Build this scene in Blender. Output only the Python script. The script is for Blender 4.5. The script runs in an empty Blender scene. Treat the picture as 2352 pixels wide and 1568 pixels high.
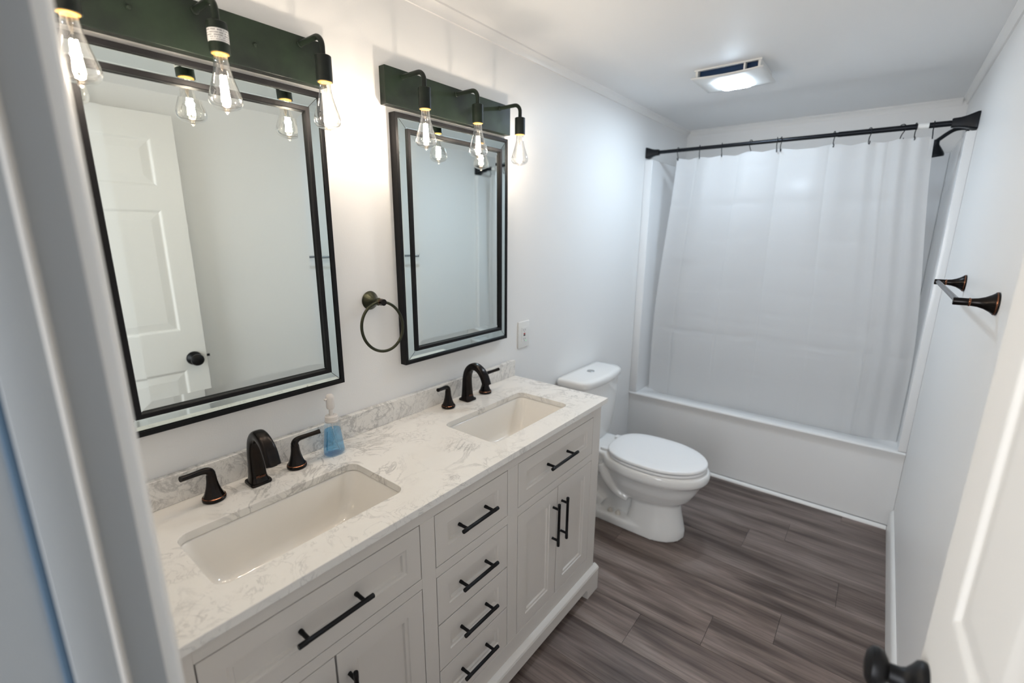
import bpy, bmesh, math, random
from mathutils import Vector, Matrix
random.seed(4)
S = bpy.context.scene
C = S.collection
PI = math.pi

# ------------------------------------------------------------------ camera
CAM = (1.27154, -1.61651, 1.53351); YAW, PITCH, ROLL, FPX = -0.66632, -0.23239, 0.00688, 1068.0
fwd = Vector((math.sin(YAW)*math.cos(PITCH), math.cos(YAW)*math.cos(PITCH), math.sin(PITCH)))
rt = Vector((math.cos(YAW), -math.sin(YAW), 0)); up = rt.cross(fwd)
r2 = rt*math.cos(ROLL)+up*math.sin(ROLL); u2 = -rt*math.sin(ROLL)+up*math.cos(ROLL)
cd = bpy.data.cameras.new('camera'); cam = bpy.data.objects.new('camera', cd); C.objects.link(cam)
M = Matrix((r2, u2, -fwd)).transposed().to_4x4(); M.translation = Vector(CAM); cam.matrix_world = M
cd.sensor_width = 36; cd.lens = FPX/2352*36; cd.clip_start = 0.01
cd.dof.use_dof = True; cd.dof.focus_distance = 1.35; cd.dof.aperture_fstop = 1.9
S.camera = cam

# ------------------------------------------------------------------ light and exposure
S.view_settings.view_transform = 'Standard'; S.view_settings.look = 'None'
S.view_settings.gamma = 1; S.view_settings.exposure = 0.18
w = bpy.data.worlds.new('world'); S.world = w; w.use_nodes = True
bg = w.node_tree.nodes['Background']; bg.inputs[0].default_value = (0.72, 0.86, 1.0, 1); bg.inputs[1].default_value = 0.35
def area(name, loc, size, sizey, power, col, target):
    l = bpy.data.lights.new(name, 'AREA'); l.shape = 'RECTANGLE'; l.size = size; l.size_y = sizey
    l.energy = power; l.color = col
    o = bpy.data.objects.new(name, l); C.objects.link(o); o.location = loc
    o.rotation_euler = (Vector(target)-Vector(loc)).to_track_quat('-Z', 'Y').to_euler()
    return o
area('hall_daylight_fill', (0.60, -2.9, 1.5), 1.7, 1.9, 52, (0.95, 0.97, 1.0), (0.95, 0, 1.3))  # unseen area light behind the camera: hall daylight, boosted as added fill
BULB_W, BULB_COL = 2.5, (1.0, 0.86, 0.72)
FAN_E = 135.0

# ------------------------------------------------------------------ dimensions
W, H, T, F = 1.508, 2.255, 1.337, 2.08
YN = -1.524
D, ZC = 0.49, 0.89
XF = 0.469
TUBH = 0.447

# ------------------------------------------------------------------ materials
def mat(name, col, rough=0.5, metal=0.0, spec=0.5, coat=0.0, trans=0.0, ior=1.45):
    m = bpy.data.materials.new(name); m.use_nodes = True
    b = m.node_tree.nodes['Principled BSDF']
    b.inputs['Base Color'].default_value = (*col, 1); b.inputs['Roughness'].default_value = rough
    b.inputs['Metallic'].default_value = metal; b.inputs['Specular IOR Level'].default_value = spec
    b.inputs['Coat Weight'].default_value = coat; b.inputs['Transmission Weight'].default_value = trans
    b.inputs['IOR'].default_value = ior
    return m
def nodes(m): return m.node_tree.nodes, m.node_tree.links, m.node_tree.nodes['Principled BSDF']
def coords(m, scale=(1, 1, 1)):
    n, l, b = nodes(m)
    tc = n.new('ShaderNodeTexCoord'); mp = n.new('ShaderNodeMapping'); mp.inputs['Scale'].default_value = scale
    l.new(tc.outputs['Object'], mp.inputs['Vector']); return mp.outputs['Vector']
def noise(m, vec, scale, detail=4, rough=0.5, dist=0.0):
    n, l, b = nodes(m); t = n.new('ShaderNodeTexNoise')
    t.inputs['Scale'].default_value = scale; t.inputs['Detail'].default_value = detail
    t.inputs['Roughness'].default_value = rough; t.inputs['Distortion'].default_value = dist
    l.new(vec, t.inputs['Vector']); return t.outputs['Fac']
def bump(m, h, strength, dist):
    n, l, b = nodes(m); t = n.new('ShaderNodeBump'); t.inputs['Strength'].default_value = strength
    t.inputs['Distance'].default_value = dist; l.new(h, t.inputs['Height']); l.new(t.outputs['Normal'], b.inputs['Normal'])
def ramp(m, fac, stops):
    n, l, b = nodes(m); t = n.new('ShaderNodeValToRGB'); e = t.color_ramp.elements
    while len(e) < len(stops): e.new(0.5)
    for k, (p, c) in enumerate(stops):
        e[k].position = p; e[k].color = (*c, 1) if len(c) == 3 else c
    l.new(fac, t.inputs['Fac']); return t.outputs['Color']
def math_(m, op, a, b_=None):
    n, l, b = nodes(m); t = n.new('ShaderNodeMath'); t.operation = op
    for k, v in enumerate((a, b_)):
        if v is None: continue
        if isinstance(v, (int, float)): t.inputs[k].default_value = v
        else: l.new(v, t.inputs[k])
    return t.outputs[0]
def mixc(m, fac, a, b_):
    n, l, b = nodes(m); t = n.new('ShaderNodeMix'); t.data_type = 'RGBA'
    if isinstance(fac, float): t.inputs['Factor'].default_value = fac
    else: l.new(fac, t.inputs['Factor'])
    for k, v in (('A', a), ('B', b_)):
        s = [i for i in t.inputs if i.name == k and i.type == 'RGBA'][0]
        if isinstance(v, tuple): s.default_value = (*v, 1)
        else: l.new(v, s)
    return [o for o in t.outputs if o.type == 'RGBA'][0]

m_wall = mat('wall_paint', (0.86, 0.855, 0.845), 0.42, spec=0.4)
bump(m_wall, noise(m_wall, coords(m_wall), 220, 3), 0.10, 0.002)
m_ceil = mat('ceiling_paint', (0.86, 0.86, 0.855), 0.6, spec=0.3)
bump(m_ceil, noise(m_ceil, coords(m_ceil), 60, 3), 0.05, 0.003)
m_trim = mat('trim_paint', (0.83, 0.82, 0.80), 0.32)
m_jamb = mat('shaded_jamb_paint', (0.40, 0.415, 0.425), 0.6, spec=0.2)  # white paint greyed so the jamb's shade sits in its colour
m_bead = mat('stop_edge_highlight', (0.56, 0.53, 0.49), 0.7)  # cream colour stands in for light caught on the stop's edge
m_door = mat('door_paint', (0.76, 0.745, 0.715), 0.55, spec=0.3)
bump(m_door, noise(m_door, coords(m_door, (8, 8, 1)), 60, 4), 0.08, 0.001)
m_cab = mat('cabinet_paint', (0.69, 0.65, 0.605), 0.38)
m_gap = mat('cabinet_inside', (0.10, 0.09, 0.085), 0.8)
m_cer = mat('white_ceramic', (0.85, 0.845, 0.83), 0.08, coat=0.3)
m_basin = mat('basin_ceramic', (0.83, 0.80, 0.75), 0.10, coat=0.3)
m_tub = mat('tub_acrylic', (0.80, 0.80, 0.795), 0.16)
m_sur = mat('surround_acrylic', (0.80, 0.805, 0.81), 0.18)
m_seat = mat('seat_plastic', (0.86, 0.86, 0.86), 0.15)
m_black = mat('matte_black_metal', (0.012, 0.012, 0.013), 0.38, metal=0.6)
m_rod = mat('black_rod_metal', (0.014, 0.016, 0.020), 0.32, metal=0.7)
m_green = mat('dark_green_black_paint', (0.015, 0.02, 0.016), 0.40, metal=0.0, spec=0.28)
_v = coords(m_green)
_n, _l, _b = nodes(m_green)
_l.new(ramp(m_green, noise(m_green, _v, 7, 6, 0.6), [(0.38, (0.009, 0.012, 0.011)), (0.65, (0.017, 0.028, 0.018))]), _b.inputs['Base Color'])
_l.new(ramp(m_green, noise(m_green, _v, 24, 5, 0.7), [(0.3, (0.30,)*3), (0.7, (0.46,)*3)]), _b.inputs['Roughness'])
m_bronze = mat('oil_rubbed_bronze', (0.03, 0.02, 0.017), 0.24, metal=0.9)
_n, _l, _b = nodes(m_bronze)
_l.new(ramp(m_bronze, noise(m_bronze, coords(m_bronze), 30, 4), [(0.40, (0.018, 0.017, 0.017)), (0.85, (0.034, 0.025, 0.021))]), _b.inputs['Base Color'])
m_copper = mat('copper_edge', (0.22, 0.10, 0.06), 0.25, metal=1.0)
m_oldbr = mat('aged_green_bronze', (0.045, 0.047, 0.030), 0.34, metal=0.85)
m_grayb = mat('satin_dark_grey_bar', (0.16, 0.16, 0.17), 0.3, metal=0.7)
m_mirror = mat('mirror_silver', (0.80, 0.845, 0.815), 0.0, metal=1.0)
m_band = mat('mirror_band_silver', (0.72, 0.80, 0.78), 0.015, metal=1.0)
m_frame = mat('ribbed_black_frame', (0.006, 0.006, 0.007), 0.45, metal=0.0, spec=0.22)
_v = coords(m_frame)
_t = m_frame.node_tree.nodes.new('ShaderNodeTexNoise'); _t.inputs['Scale'].default_value = 420; _t.inputs['Detail'].default_value = 2
m_frame.node_tree.links.new(_v, _t.inputs['Vector']); bump(m_frame, _t.outputs['Fac'], 0.22, 0.0015)
m_white = mat('white_plastic', (0.80, 0.80, 0.78), 0.35)
m_dark = mat('dark_hole', (0.01, 0.01, 0.01), 0.6)
m_red = mat('red_button', (0.45, 0.03, 0.03), 0.4)
m_duct = mat('vent_cavity_blue', (0.004, 0.03, 0.09), 0.5)
m_chrome = mat('brushed_chrome', (0.55, 0.57, 0.58), 0.25, metal=1.0)
m_brass = mat('brass_cap', (0.80, 0.45, 0.12), 0.3, metal=0.6)
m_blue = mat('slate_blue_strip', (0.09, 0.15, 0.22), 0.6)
m_label = mat('white_sticker', (0.72, 0.72, 0.72), 0.5)
m_ink = mat('grey_ink', (0.16, 0.16, 0.17), 0.6)
m_pump = mat('frosted_pump_plastic', (0.84, 0.80, 0.77), 0.4, trans=0.25)
m_wood_dirt = mat('bolt_cap_plastic', (0.66, 0.62, 0.56), 0.5)

def emis(name, col, st):
    m = bpy.data.materials.new(name); m.use_nodes = True
    n, l = m.node_tree.nodes, m.node_tree.links
    n.clear(); e = n.new('ShaderNodeEmission'); o = n.new('ShaderNodeOutputMaterial')
    e.inputs[0].default_value = (*col, 1); e.inputs[1].default_value = st; l.new(e.outputs[0], o.inputs[0]); return m
m_fil = emis('led_filament', (1.0, 0.84, 0.66), 160)
m_panel = emis('fan_light_panel', (0.68, 0.84, 1.0), FAN_E)

def thin_glass(name, tint, facing_col=(1, 1, 1), glossw=0.5, base=0.05):
    m = bpy.data.materials.new(name); m.use_nodes = True
    n, l = m.node_tree.nodes, m.node_tree.links
    n.clear(); o = n.new('ShaderNodeOutputMaterial')
    tr = n.new('ShaderNodeBsdfTransparent'); tr.inputs[0].default_value = (*tint, 1)
    gl = n.new('ShaderNodeBsdfGlossy'); gl.inputs['Color'].default_value = (*facing_col, 1); gl.inputs['Roughness'].default_value = 0.02
    lw = n.new('ShaderNodeLayerWeight'); lw.inputs['Blend'].default_value = 0.35
    mu = n.new('ShaderNodeMath'); mu.operation = 'MULTIPLY_ADD'; mu.inputs[1].default_value = glossw; mu.inputs[2].default_value = base
    mx = n.new('ShaderNodeMixShader')
    l.new(lw.outputs['Facing'], mu.inputs[0]); l.new(mu.outputs[0], mx.inputs[0]); l.new(tr.outputs[0], mx.inputs[1]); l.new(gl.outputs[0], mx.inputs[2]); l.new(mx.outputs[0], o.inputs[0])
    return m
m_bulb = thin_glass('clear_bulb_glass', (0.95, 0.95, 0.94), glossw=0.95, base=0.05)
m_bottle = thin_glass('clear_bottle_plastic', (0.93, 0.96, 0.98), glossw=0.4, base=0.06)
m_soap = thin_glass('blue_soap_liquid', (0.42, 0.74, 0.93), (0.5, 0.8, 1.0), glossw=0.25, base=0.05)

# quartz
def quartz(name, dens):
    m = mat(name, (0.8, 0.78, 0.74), 0.14, coat=0.1)
    n, l, b = nodes(m); v = coords(m)
    a = noise(m, v, 5.5, 10, 0.62, 1.6)
    vein = ramp(m, math_(m, 'ABSOLUTE', math_(m, 'SUBTRACT', a, 0.5)), [(0.0, (1,)*3), (0.012, (0.55,)*3), (0.035, (0, 0, 0))])
    a2 = noise(m, v, 15, 8, 0.6, 2.2)
    vein2 = ramp(m, math_(m, 'ABSOLUTE', math_(m, 'SUBTRACT', a2, 0.5)), [(0.0, (0.8,)*3), (0.03, (0, 0, 0))])
    mask = ramp(m, noise(m, v, 3.2, 3, 0.5, 0.6), [(0.50-dens, (0, 0, 0)), (0.66-dens, (1,)*3)])
    mask2 = ramp(m, noise(m, v, 4.3, 4, 0.6, 1.0), [(0.56-dens, (0, 0, 0)), (0.64-dens, (0.75,)*3)])
    f = math_(m, 'ADD', math_(m, 'MULTIPLY', vein, mask), math_(m, 'MULTIPLY', vein2, mask2))
    patch = ramp(m, noise(m, v, 9, 6, 0.65, 1.0), [(0.60, (0, 0, 0)), (0.63, (0.30,)*3)])
    f = math_(m, 'MINIMUM', math_(m, 'ADD', f, math_(m, 'MULTIPLY', patch, mask2)), 1.0)
    base = mixc(m, noise(m, v, 40, 4), (0.80, 0.775, 0.735), (0.83, 0.81, 0.775))
    l.new(mixc(m, math_(m, 'MULTIPLY', f, 0.62), base, (0.33, 0.32, 0.31)), b.inputs['Base Color'])
    return m
m_quartz = quartz('white_quartz_grey_veins', 0.055)
m_quartz2 = quartz('white_quartz_dense_veins', 0.16)

# floor planks
m_floor = mat('grey_brown_vinyl_plank', (0.2, 0.17, 0.15), 0.36, spec=0.4)
n, l, b = nodes(m_floor)
at = n.new('ShaderNodeAttribute'); at.attribute_name = 'plank'; at.attribute_type = 'GEOMETRY'
tc = n.new('ShaderNodeTexCoord')
cmb = n.new('ShaderNodeCombineXYZ'); l.new(math_(m_floor, 'MULTIPLY', at.outputs['Fac'], 37.0), cmb.inputs[0]); l.new(math_(m_floor, 'MULTIPLY', at.outputs['Fac'], 11.0), cmb.inputs[2])
va = n.new('ShaderNodeVectorMath'); va.operation = 'ADD'; l.new(tc.outputs['Object'], va.inputs[0]); l.new(cmb.outputs[0], va.inputs[1])
def mp(sc):
    t = n.new('ShaderNodeMapping'); t.inputs['Scale'].default_value = sc; l.new(va.outputs[0], t.inputs['Vector']); return t.outputs['Vector']
streak = noise(m_floor, mp((1.2, 9, 1)), 1.6, 3, 0.5, 0.4)
grain = noise(m_floor, mp((2.2, 46, 1)), 3.0, 8, 0.65, 0.25)
wv = n.new('ShaderNodeTexWave'); wv.wave_type = 'BANDS'; wv.bands_direction = 'Y'; wv.inputs['Scale'].default_value = 7
wv.inputs['Distortion'].default_value = 5.0; wv.inputs['Detail'].default_value = 3; wv.inputs['Detail Scale'].default_value = 0.9
l.new(mp((0.30, 2.4, 1)), wv.inputs['Vector'])
c1 = ramp(m_floor, streak, [(0.32, (0.095, 0.070, 0.060)), (0.50, (0.215, 0.168, 0.148)), (0.68, (0.330, 0.272, 0.245))])
c2 = ramp(m_floor, grain, [(0.32, (0.45,)*3), (0.62, (1.0,)*3)])
c3 = ramp(m_floor, wv.outputs['Fac'], [(0.0, (0.80,)*3), (0.5, (1.0,)*3)])
def mulc(a, c, fac):
    t = n.new('ShaderNodeMix'); t.data_type = 'RGBA'; t.blend_type = 'MULTIPLY'; t.inputs['Factor'].default_value = fac
    s = [i for i in t.inputs if i.type == 'RGBA']; l.new(a, s[0]); l.new(c, s[1]); return [o for o in t.outputs if o.type == 'RGBA'][0]
tone = ramp(m_floor, at.outputs['Fac'], [(0.0, (0.78, 0.76, 0.76)), (1.0, (1.12, 1.08, 1.05))])
l.new(mulc(mulc(mulc(c1, c2, 0.55), c3, 0.6), tone, 1.0), b.inputs['Base Color'])
bump(m_floor, grain, 0.15, 0.001)

# vinyl curtain
m_curt = bpy.data.materials.new('white_vinyl_curtain'); m_curt.use_nodes = True
n, l = m_curt.node_tree.nodes, m_curt.node_tree.links
n.clear(); o = n.new('ShaderNodeOutputMaterial')
df = n.new('ShaderNodeBsdfDiffuse'); df.inputs[0].default_value = (0.925, 0.925, 0.925, 1)
tl = n.new('ShaderNodeBsdfTranslucent'); tl.inputs[0].default_value = (0.925, 0.925, 0.925, 1)
tp = n.new('ShaderNodeBsdfTransparent'); gl = n.new('ShaderNodeBsdfGlossy'); gl.inputs['Roughness'].default_value = 0.5
x1 = n.new('ShaderNodeMixShader'); x1.inputs[0].default_value = 0.50; l.new(df.outputs[0], x1.inputs[1]); l.new(tl.outputs[0], x1.inputs[2])
x2 = n.new('ShaderNodeMixShader'); x2.inputs[0].default_value = 0.20; l.new(x1.outputs[0], x2.inputs[1]); l.new(tp.outputs[0], x2.inputs[2])
x3 = n.new('ShaderNodeMixShader'); x3.inputs[0].default_value = 0.02; l.new(x2.outputs[0], x3.inputs[1]); l.new(gl.outputs[0], x3.inputs[2])
l.new(x3.outputs[0], o.inputs[0])

# ------------------------------------------------------------------ mesh helpers
def obj(name, bm, m, parent=None, smooth=False, loc=None):
    bmesh.ops.recalc_face_normals(bm, faces=bm.faces)
    me = bpy.data.meshes.new(name); bm.to_mesh(me); bm.free()
    for mm in (m if isinstance(m, (list, tuple)) else [m]): me.materials.append(mm)
    o = bpy.data.objects.new(name, me); C.objects.link(o)
    if smooth:
        for p in me.polygons: p.use_smooth = True
        try: me.set_sharp_from_angle(angle=math.radians(smooth if smooth is not True else 40))
        except Exception: pass
    if parent: o.parent = parent
    if loc: o.location = loc
    return o
def thing(name, label, cat, loc=(0, 0, 0), group=None):
    o = bpy.data.objects.new(name, None); C.objects.link(o); o.location = loc; o.empty_display_size = 0.05
    o['label'] = label; o['category'] = cat
    if group: o['group'] = group
    return o
def tag(o, label, cat, group=None):
    o['label'] = label; o['category'] = cat
    if group: o['group'] = group
    return o
def struct(o, label=None):
    o['kind'] = 'structure'
    if label: o['label'] = label
    return o
def B(): return bmesh.new()
def merge(bm, tb, mi=0):
    me = bpy.data.meshes.new('t'); 
    for f in tb.faces: f.material_index = mi
    tb.to_mesh(me); tb.free(); bm.from_mesh(me); bpy.data.meshes.remove(me); return bm
def box(bm, lo, hi, bev=0.0, seg=2, mi=0):
    tb = bmesh.new(); bmesh.ops.create_cube(tb, size=1)
    for v in tb.verts: v.co = Vector([(lo[k]+hi[k])/2 + v.co[k]*(hi[k]-lo[k]) for k in range(3)])
    if bev: bmesh.ops.bevel(tb, geom=tb.edges[:], offset=bev, segments=seg, profile=0.5, affect='EDGES', clamp_overlap=True)
    return merge(bm, tb, mi)
def loft(bm, rings, cap0=True, cap1=True, closed=True, mi=0):
    vs = [[bm.verts.new(p) for p in r] for r in rings]
    n_ = len(vs[0]); fs = []
    for a, c in zip(vs[:-1], vs[1:]):
        for k in range(n_ if closed else n_-1):
            j = (k+1) % n_
            try: fs.append(bm.faces.new((a[k], a[j], c[j], c[k])))
            except ValueError: pass
    if cap0: fs.append(bm.faces.new(vs[0][::-1]))
    if cap1: fs.append(bm.faces.new(vs[-1]))
    for f in fs: f.material_index = mi
    return vs
def lathe(bm, prof, origin, axis, n_=32, mi=0, cap=True):
    ax = Vector(axis).normalized(); t = Vector((0, 0, 1)) if abs(ax.z) < 0.9 else Vector((1, 0, 0))
    e1 = ax.cross(t).normalized(); e2 = ax.cross(e1); o_ = Vector(origin)
    rings = [[o_+ax*h+(e1*math.cos(2*PI*k/n_)+e2*math.sin(2*PI*k/n_))*max(r, 1e-5) for k in range(n_)] for r, h in prof]
    loft(bm, rings, cap, cap, mi=mi)
def smooth_path(pts, sub=8):
    P = [Vector(p) for p in pts]; out = []
    for i in range(len(P)-1):
        p0 = P[max(i-1, 0)]; p1 = P[i]; p2 = P[i+1]; p3 = P[min(i+2, len(P)-1)]
        for k in range(sub):
            t = k/sub
            out.append(0.5*((2*p1)+(-p0+p2)*t+(2*p0-5*p1+4*p2-p3)*t*t+(-p0+3*p1-3*p2+p3)*t**3))
    out.append(P[-1]); return out
def tube(bm, pts, rad, n_=14, closed=False, mi=0, ref=None, sq=None):
    """rad: number or list (r or (ra, rb)); sq: superellipse exponent"""
    P = [Vector(p) for p in pts]; N = len(P)
    if not isinstance(rad, (list, tuple)): rad = [rad]*N
    if len(rad) != N:
        q = []
        for i in range(N):
            f = i/(N-1)*(len(rad)-1); a = int(min(f, len(rad)-2)); t = f-a
            ra, rb = rad[a], rad[a+1]
            if isinstance(ra, tuple): q.append((ra[0]*(1-t)+rb[0]*t, ra[1]*(1-t)+rb[1]*t))
            else: q.append(ra*(1-t)+rb*t)
        rad = q
    rings = []; prev = Vector(ref) if ref else None
    for i in range(N):
        d = (P[(i+1) % N]-P[i-1]) if closed else (P[min(i+1, N-1)]-P[max(i-1, 0)])
        d.normalize()
        if prev is None: prev = d.orthogonal()
        e1 = (prev-d*prev.dot(d)).normalized(); e2 = d.cross(e1)
        if ref is None: prev = e1
        r = rad[i]; ra, rb = r if isinstance(r, tuple) else (r, r)
        ring = []
        for k in range(n_):
            a = 2*PI*k/n_; c_, s_ = math.cos(a), math.sin(a)
            if sq:
                c_ = math.copysign(abs(c_)**(2/sq), c_); s_ = math.copysign(abs(s_)**(2/sq), s_)
            ring.append(P[i]+e1*ra*c_+e2*rb*s_)
        rings.append(ring)
    if closed: rings.append(rings[0]); 
    vs = loft(bm, rings, not closed, not closed, mi=mi)
    if closed: bmesh.ops.remove_doubles(bm, verts=vs[0]+vs[-1], dist=1e-6)
def rrect(cx, cy, hx, hy, r, n_=6):
    out = []
    for (sx, sy, a0) in ((1, 1, 0), (-1, 1, 90), (-1, -1, 180), (1, -1, 270)):
        for k in range(n_+1):
            a = math.radians(a0+90*k/n_)
            out.append((cx+sx*(hx-r)+r*math.cos(a), cy+sy*(hy-r)+r*math.sin(a)))
    return out
def prism(bm, pts, f, mi=0):
    """pts 2D outline; f(u,v,t)->3D, t in 0,1"""
    loft(bm, [[f(u, v, 0) for u, v in pts], [f(u, v, 1) for u, v in pts]], mi=mi)
def clone(o, parent=None, loc=None):
    c = o.copy(); C.objects.link(c)
    if parent: c.parent = parent
    if loc is not None: c.location = loc
    for ch in [x for x in S.objects if x.parent == o]: clone(ch, c)
    return c

# ================================================================== SETTING
HALL = -3.1
# floor: planks along x, rows 0.181 deep
bm = B(); lay = bm.faces.layers.float.new('plank')
row0 = -0.018; dy = 0.181; G = 0.0006
seams = {0: [0.938], 1: [1.156], -1: [0.70], 4: [0.922], 5: [1.085], 3: [0.928+0.4], 7: [1.30], 6: [0.45], 2: [0.40], -2: [1.25], -3: [0.35]}
for k in range(-17, 13):
    y0, y1 = row0+k*dy, row0+(k+1)*dy
    y0 = max(y0, HALL); y1 = min(y1, F+0.1)
    s0 = seams.get(k, [random.uniform(0.1, 1.3)])[0]
    xs = [x for x in (s0-2.4, s0-1.2, s0, s0+1.2, s0+2.4) if -0.7 < x < 2.5]
    xs = [-0.7]+xs+[2.5]
    for a, c in zip(xs[:-1], xs[1:]):
        r = random.random()
        tb = bmesh.new(); bmesh.ops.create_cube(tb, size=1)
        for v in tb.verts: v.co = Vector((a+G+(v.co.x+.5)*(c-a-2*G), y0+G+(v.co.y+.5)*(y1-y0-2*G), -0.01+(v.co.z+.5)*0.01))
        l2 = tb.faces.layers.float.new('plank')
        for f in tb.faces: f[l2] = r
        me = bpy.data.meshes.new('t'); tb.to_mesh(me); tb.free(); bm.from_mesh(me); bpy.data.meshes.remove(me)
box(bm, (-0.7, HALL, -0.06), (2.5, F+0.1, -0.0103))
fl = obj('floor', bm, m_floor); struct(fl)
bm = B(); box(bm, (-0.12, YN-0.118, -0.06), (0, F+0.1, H+0.06)); struct(obj('wall_left', bm, m_wall))
bm = B(); box(bm, (W, YN-0.118, -0.06), (W+0.12, F+0.1, H+0.06)); struct(obj('wall_right', bm, m_wall))
bm = B(); box(bm, (0, F, -0.06), (W, F+0.1, H+0.06)); struct(obj('wall_back', bm, m_wall))
JL, JR, DH = 0.712, 1.466, 2.045
bm = B()
box(bm, (0, YN-0.118, 0), (JL-0.018, YN, H)); box(bm, (JR+0.018, YN-0.118, 0), (W, YN, H)); box(bm, (JL-0.018, YN-0.118, DH+0.018), (JR+0.018, YN, H))
struct(obj('wall_front', bm, m_wall))
bm = B(); box(bm, (0, YN-0.118, H), (W, F, H+0.06)); struct(obj('ceiling', bm, m_ceil))
# crown trim: small cove strip
def crown(name, p0, p1, nrm):
    bm = B(); nv = Vector(nrm); pr = [(0, 0), (0.024, 0), (0.024, -0.006), (0.016, -0.012), (0.009, -0.022), (0.007, -0.034), (0, -0.034)]
    loft(bm, [[Vector(p)+nv*u+Vector((0, 0, v)) for u, v in pr] for p in (p0, p1)])
    struct(obj(name, bm, m_trim, smooth=30))
crown('trim_1', (0, YN, H), (0, F, H), (1, 0, 0)); crown('trim_2', (W, YN, H), (W, F, H), (-1, 0, 0))
crown('trim_3', (0.0245, F, H), (W-0.0245, F, H), (0, -1, 0))
# baseboard on the right wall
bm = B(); pr = [(0, 0), (0.014, 0), (0.014, 0.100), (0.011, 0.110), (0.006, 0.118), (0, 0.122)]
loft(bm, [[Vector((W-u, y, v)) for u, v in pr] for y in (YN+0.02, T-0.004)]); struct(obj('baseboard_right', bm, m_trim, smooth=30))
bm = B(); loft(bm, [[Vector((u, y, v)) for u, v in pr] for y in (0.03, T-0.004)]); struct(obj('baseboard_left', bm, m_trim, smooth=30))
# door frame
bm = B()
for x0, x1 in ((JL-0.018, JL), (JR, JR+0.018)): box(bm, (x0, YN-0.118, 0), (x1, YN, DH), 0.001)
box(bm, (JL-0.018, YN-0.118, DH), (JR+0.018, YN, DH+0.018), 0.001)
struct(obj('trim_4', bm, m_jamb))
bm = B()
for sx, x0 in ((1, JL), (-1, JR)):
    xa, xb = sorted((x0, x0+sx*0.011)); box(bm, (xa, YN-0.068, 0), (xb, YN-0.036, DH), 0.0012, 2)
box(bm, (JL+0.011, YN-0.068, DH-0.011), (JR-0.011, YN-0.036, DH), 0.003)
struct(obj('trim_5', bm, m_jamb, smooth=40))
bm = B(); tube(bm, [(JL+0.0105, YN-0.0335, 0.0), (JL+0.0105, YN-0.0335, DH-0.012)], 0.0036, 10); struct(obj('added_highlight_bead', bm, m_bead, smooth=True))  # added bead that draws the lit corner of the stop
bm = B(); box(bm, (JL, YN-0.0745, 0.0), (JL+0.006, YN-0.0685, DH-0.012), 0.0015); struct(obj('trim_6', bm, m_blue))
# casing (room side)
bm = B()
cp = [(0, 0), (0, 0.011), (0.004, 0.0145), (0.012, 0.0155), (0.018, 0.019), (0.046, 0.019), (0.056, 0.015), (0.057, 0)]
loft(bm, [[Vector((JL-0.005-u, YN+v, z)) for u, v in cp] for z in (0, DH+0.06)])
box(bm, (JL-0.005, YN, DH+0.005), (JR+0.005, YN+0.017, DH+0.06), 0.002)
box(bm, (JR+0.005, YN, 0), (W-0.001, YN+0.017, DH+0.06), 0.002)
struct(obj('trim_7', bm, m_trim, smooth=30))
# hall side
bm = B(); box(bm, (-0.7, HALL-0.1, 0), (0.1, HALL, 2.4)); box(bm, (1.8, HALL-0.1, 0), (2.5, HALL, 2.4)); box(bm, (0.1, HALL-0.1, 0), (1.8, HALL, 0.5)); box(bm, (0.1, HALL-0.1, 2.25), (1.8, HALL, 2.4))
struct(obj('wall_hall', bm, m_wall))

# ------------------------------------------------------------------ door leaf (six panel), hinged at right, swung against the right wall
DW, DT, DZ = 0.738, 0.035, 2.03
hx, hy = 1.4365, -1.500
lx, ly = 1.404, -0.785
du = (Vector((lx, ly, 0))-Vector((hx, hy, 0))); DW = du.length; du.normalize()
dn = Vector((-du.y, du.x, 0))       # towards the vanity
def DP(u, v, wv_): return Vector((hx, hy, 0))+du*u+Vector((0, 0, v+0.008))+dn*wv_
us = [0, 0.092, DW/2-0.045, DW/2+0.045, DW-0.092, DW]
vs_ = [0, 0.22, 0.85, 1.045, 1.61, 1.712, 1.915, DZ-0.008]
def door_face(bm, w0, s):
    def q(*a): bm.faces.new([bm.verts.new(DP(*p)) for p in a])
    for i in range(5):
        for j in range(7):
            u0, u1, v0, v1 = us[i], us[i+1], vs_[j], vs_[j+1]
            if i in (1, 3) and j in (1, 3, 5):
                rr = []
                for ins, dep in ((0, 0), (0.004, 0.001), (0.011, 0.0052), (0.015, 0.0058), (0.046, 0.002), (0.048, 0.002)):
                    rr.append([DP(u0+ins, v0+ins, w0-s*dep), DP(u1-ins, v0+ins, w0-s*dep), DP(u1-ins, v1-ins, w0-s*dep), DP(u0+ins, v1-ins, w0-s*dep)])
                loft(bm, rr, cap0=False)
            else: q((u0, v0, w0), (u1, v0, w0), (u1, v1, w0), (u0, v1, w0))
bm = B(); door_face(bm, 0, 1); door_face(bm, -DT, -1)
for a, c in (((0, 0), (DW, 0)), ((DW, 0), (DW, DZ-0.008)), ((DW, DZ-0.008), (0, DZ-0.008)), ((0, DZ-0.008), (0, 0))):
    bm.faces.new([bm.verts.new(p) for p in (DP(a[0], a[1], 0), DP(c[0], c[1], 0), DP(c[0], c[1], -DT), DP(a[0], a[1], -DT))])
bmesh.ops.remove_doubles(bm, verts=bm.verts, dist=1e-5)
door = obj('door_1', bm, m_door); struct(door, 'open white six panel door with black knob by right wall')
KZ = 0.903
bm = B()
kp = DP(DW-0.056, KZ, 0)
lathe(bm, [(0.033, 0.0), (0.034, 0.005), (0.032, 0.010), (0.024, 0.016), (0.017, 0.022), (0.0145, 0.028), (0.0135, 0.045)], kp, dn)
kb = obj('door_knob', bm, m_black, door, smooth=True); kb['label'] = 'black round door knob'
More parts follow.
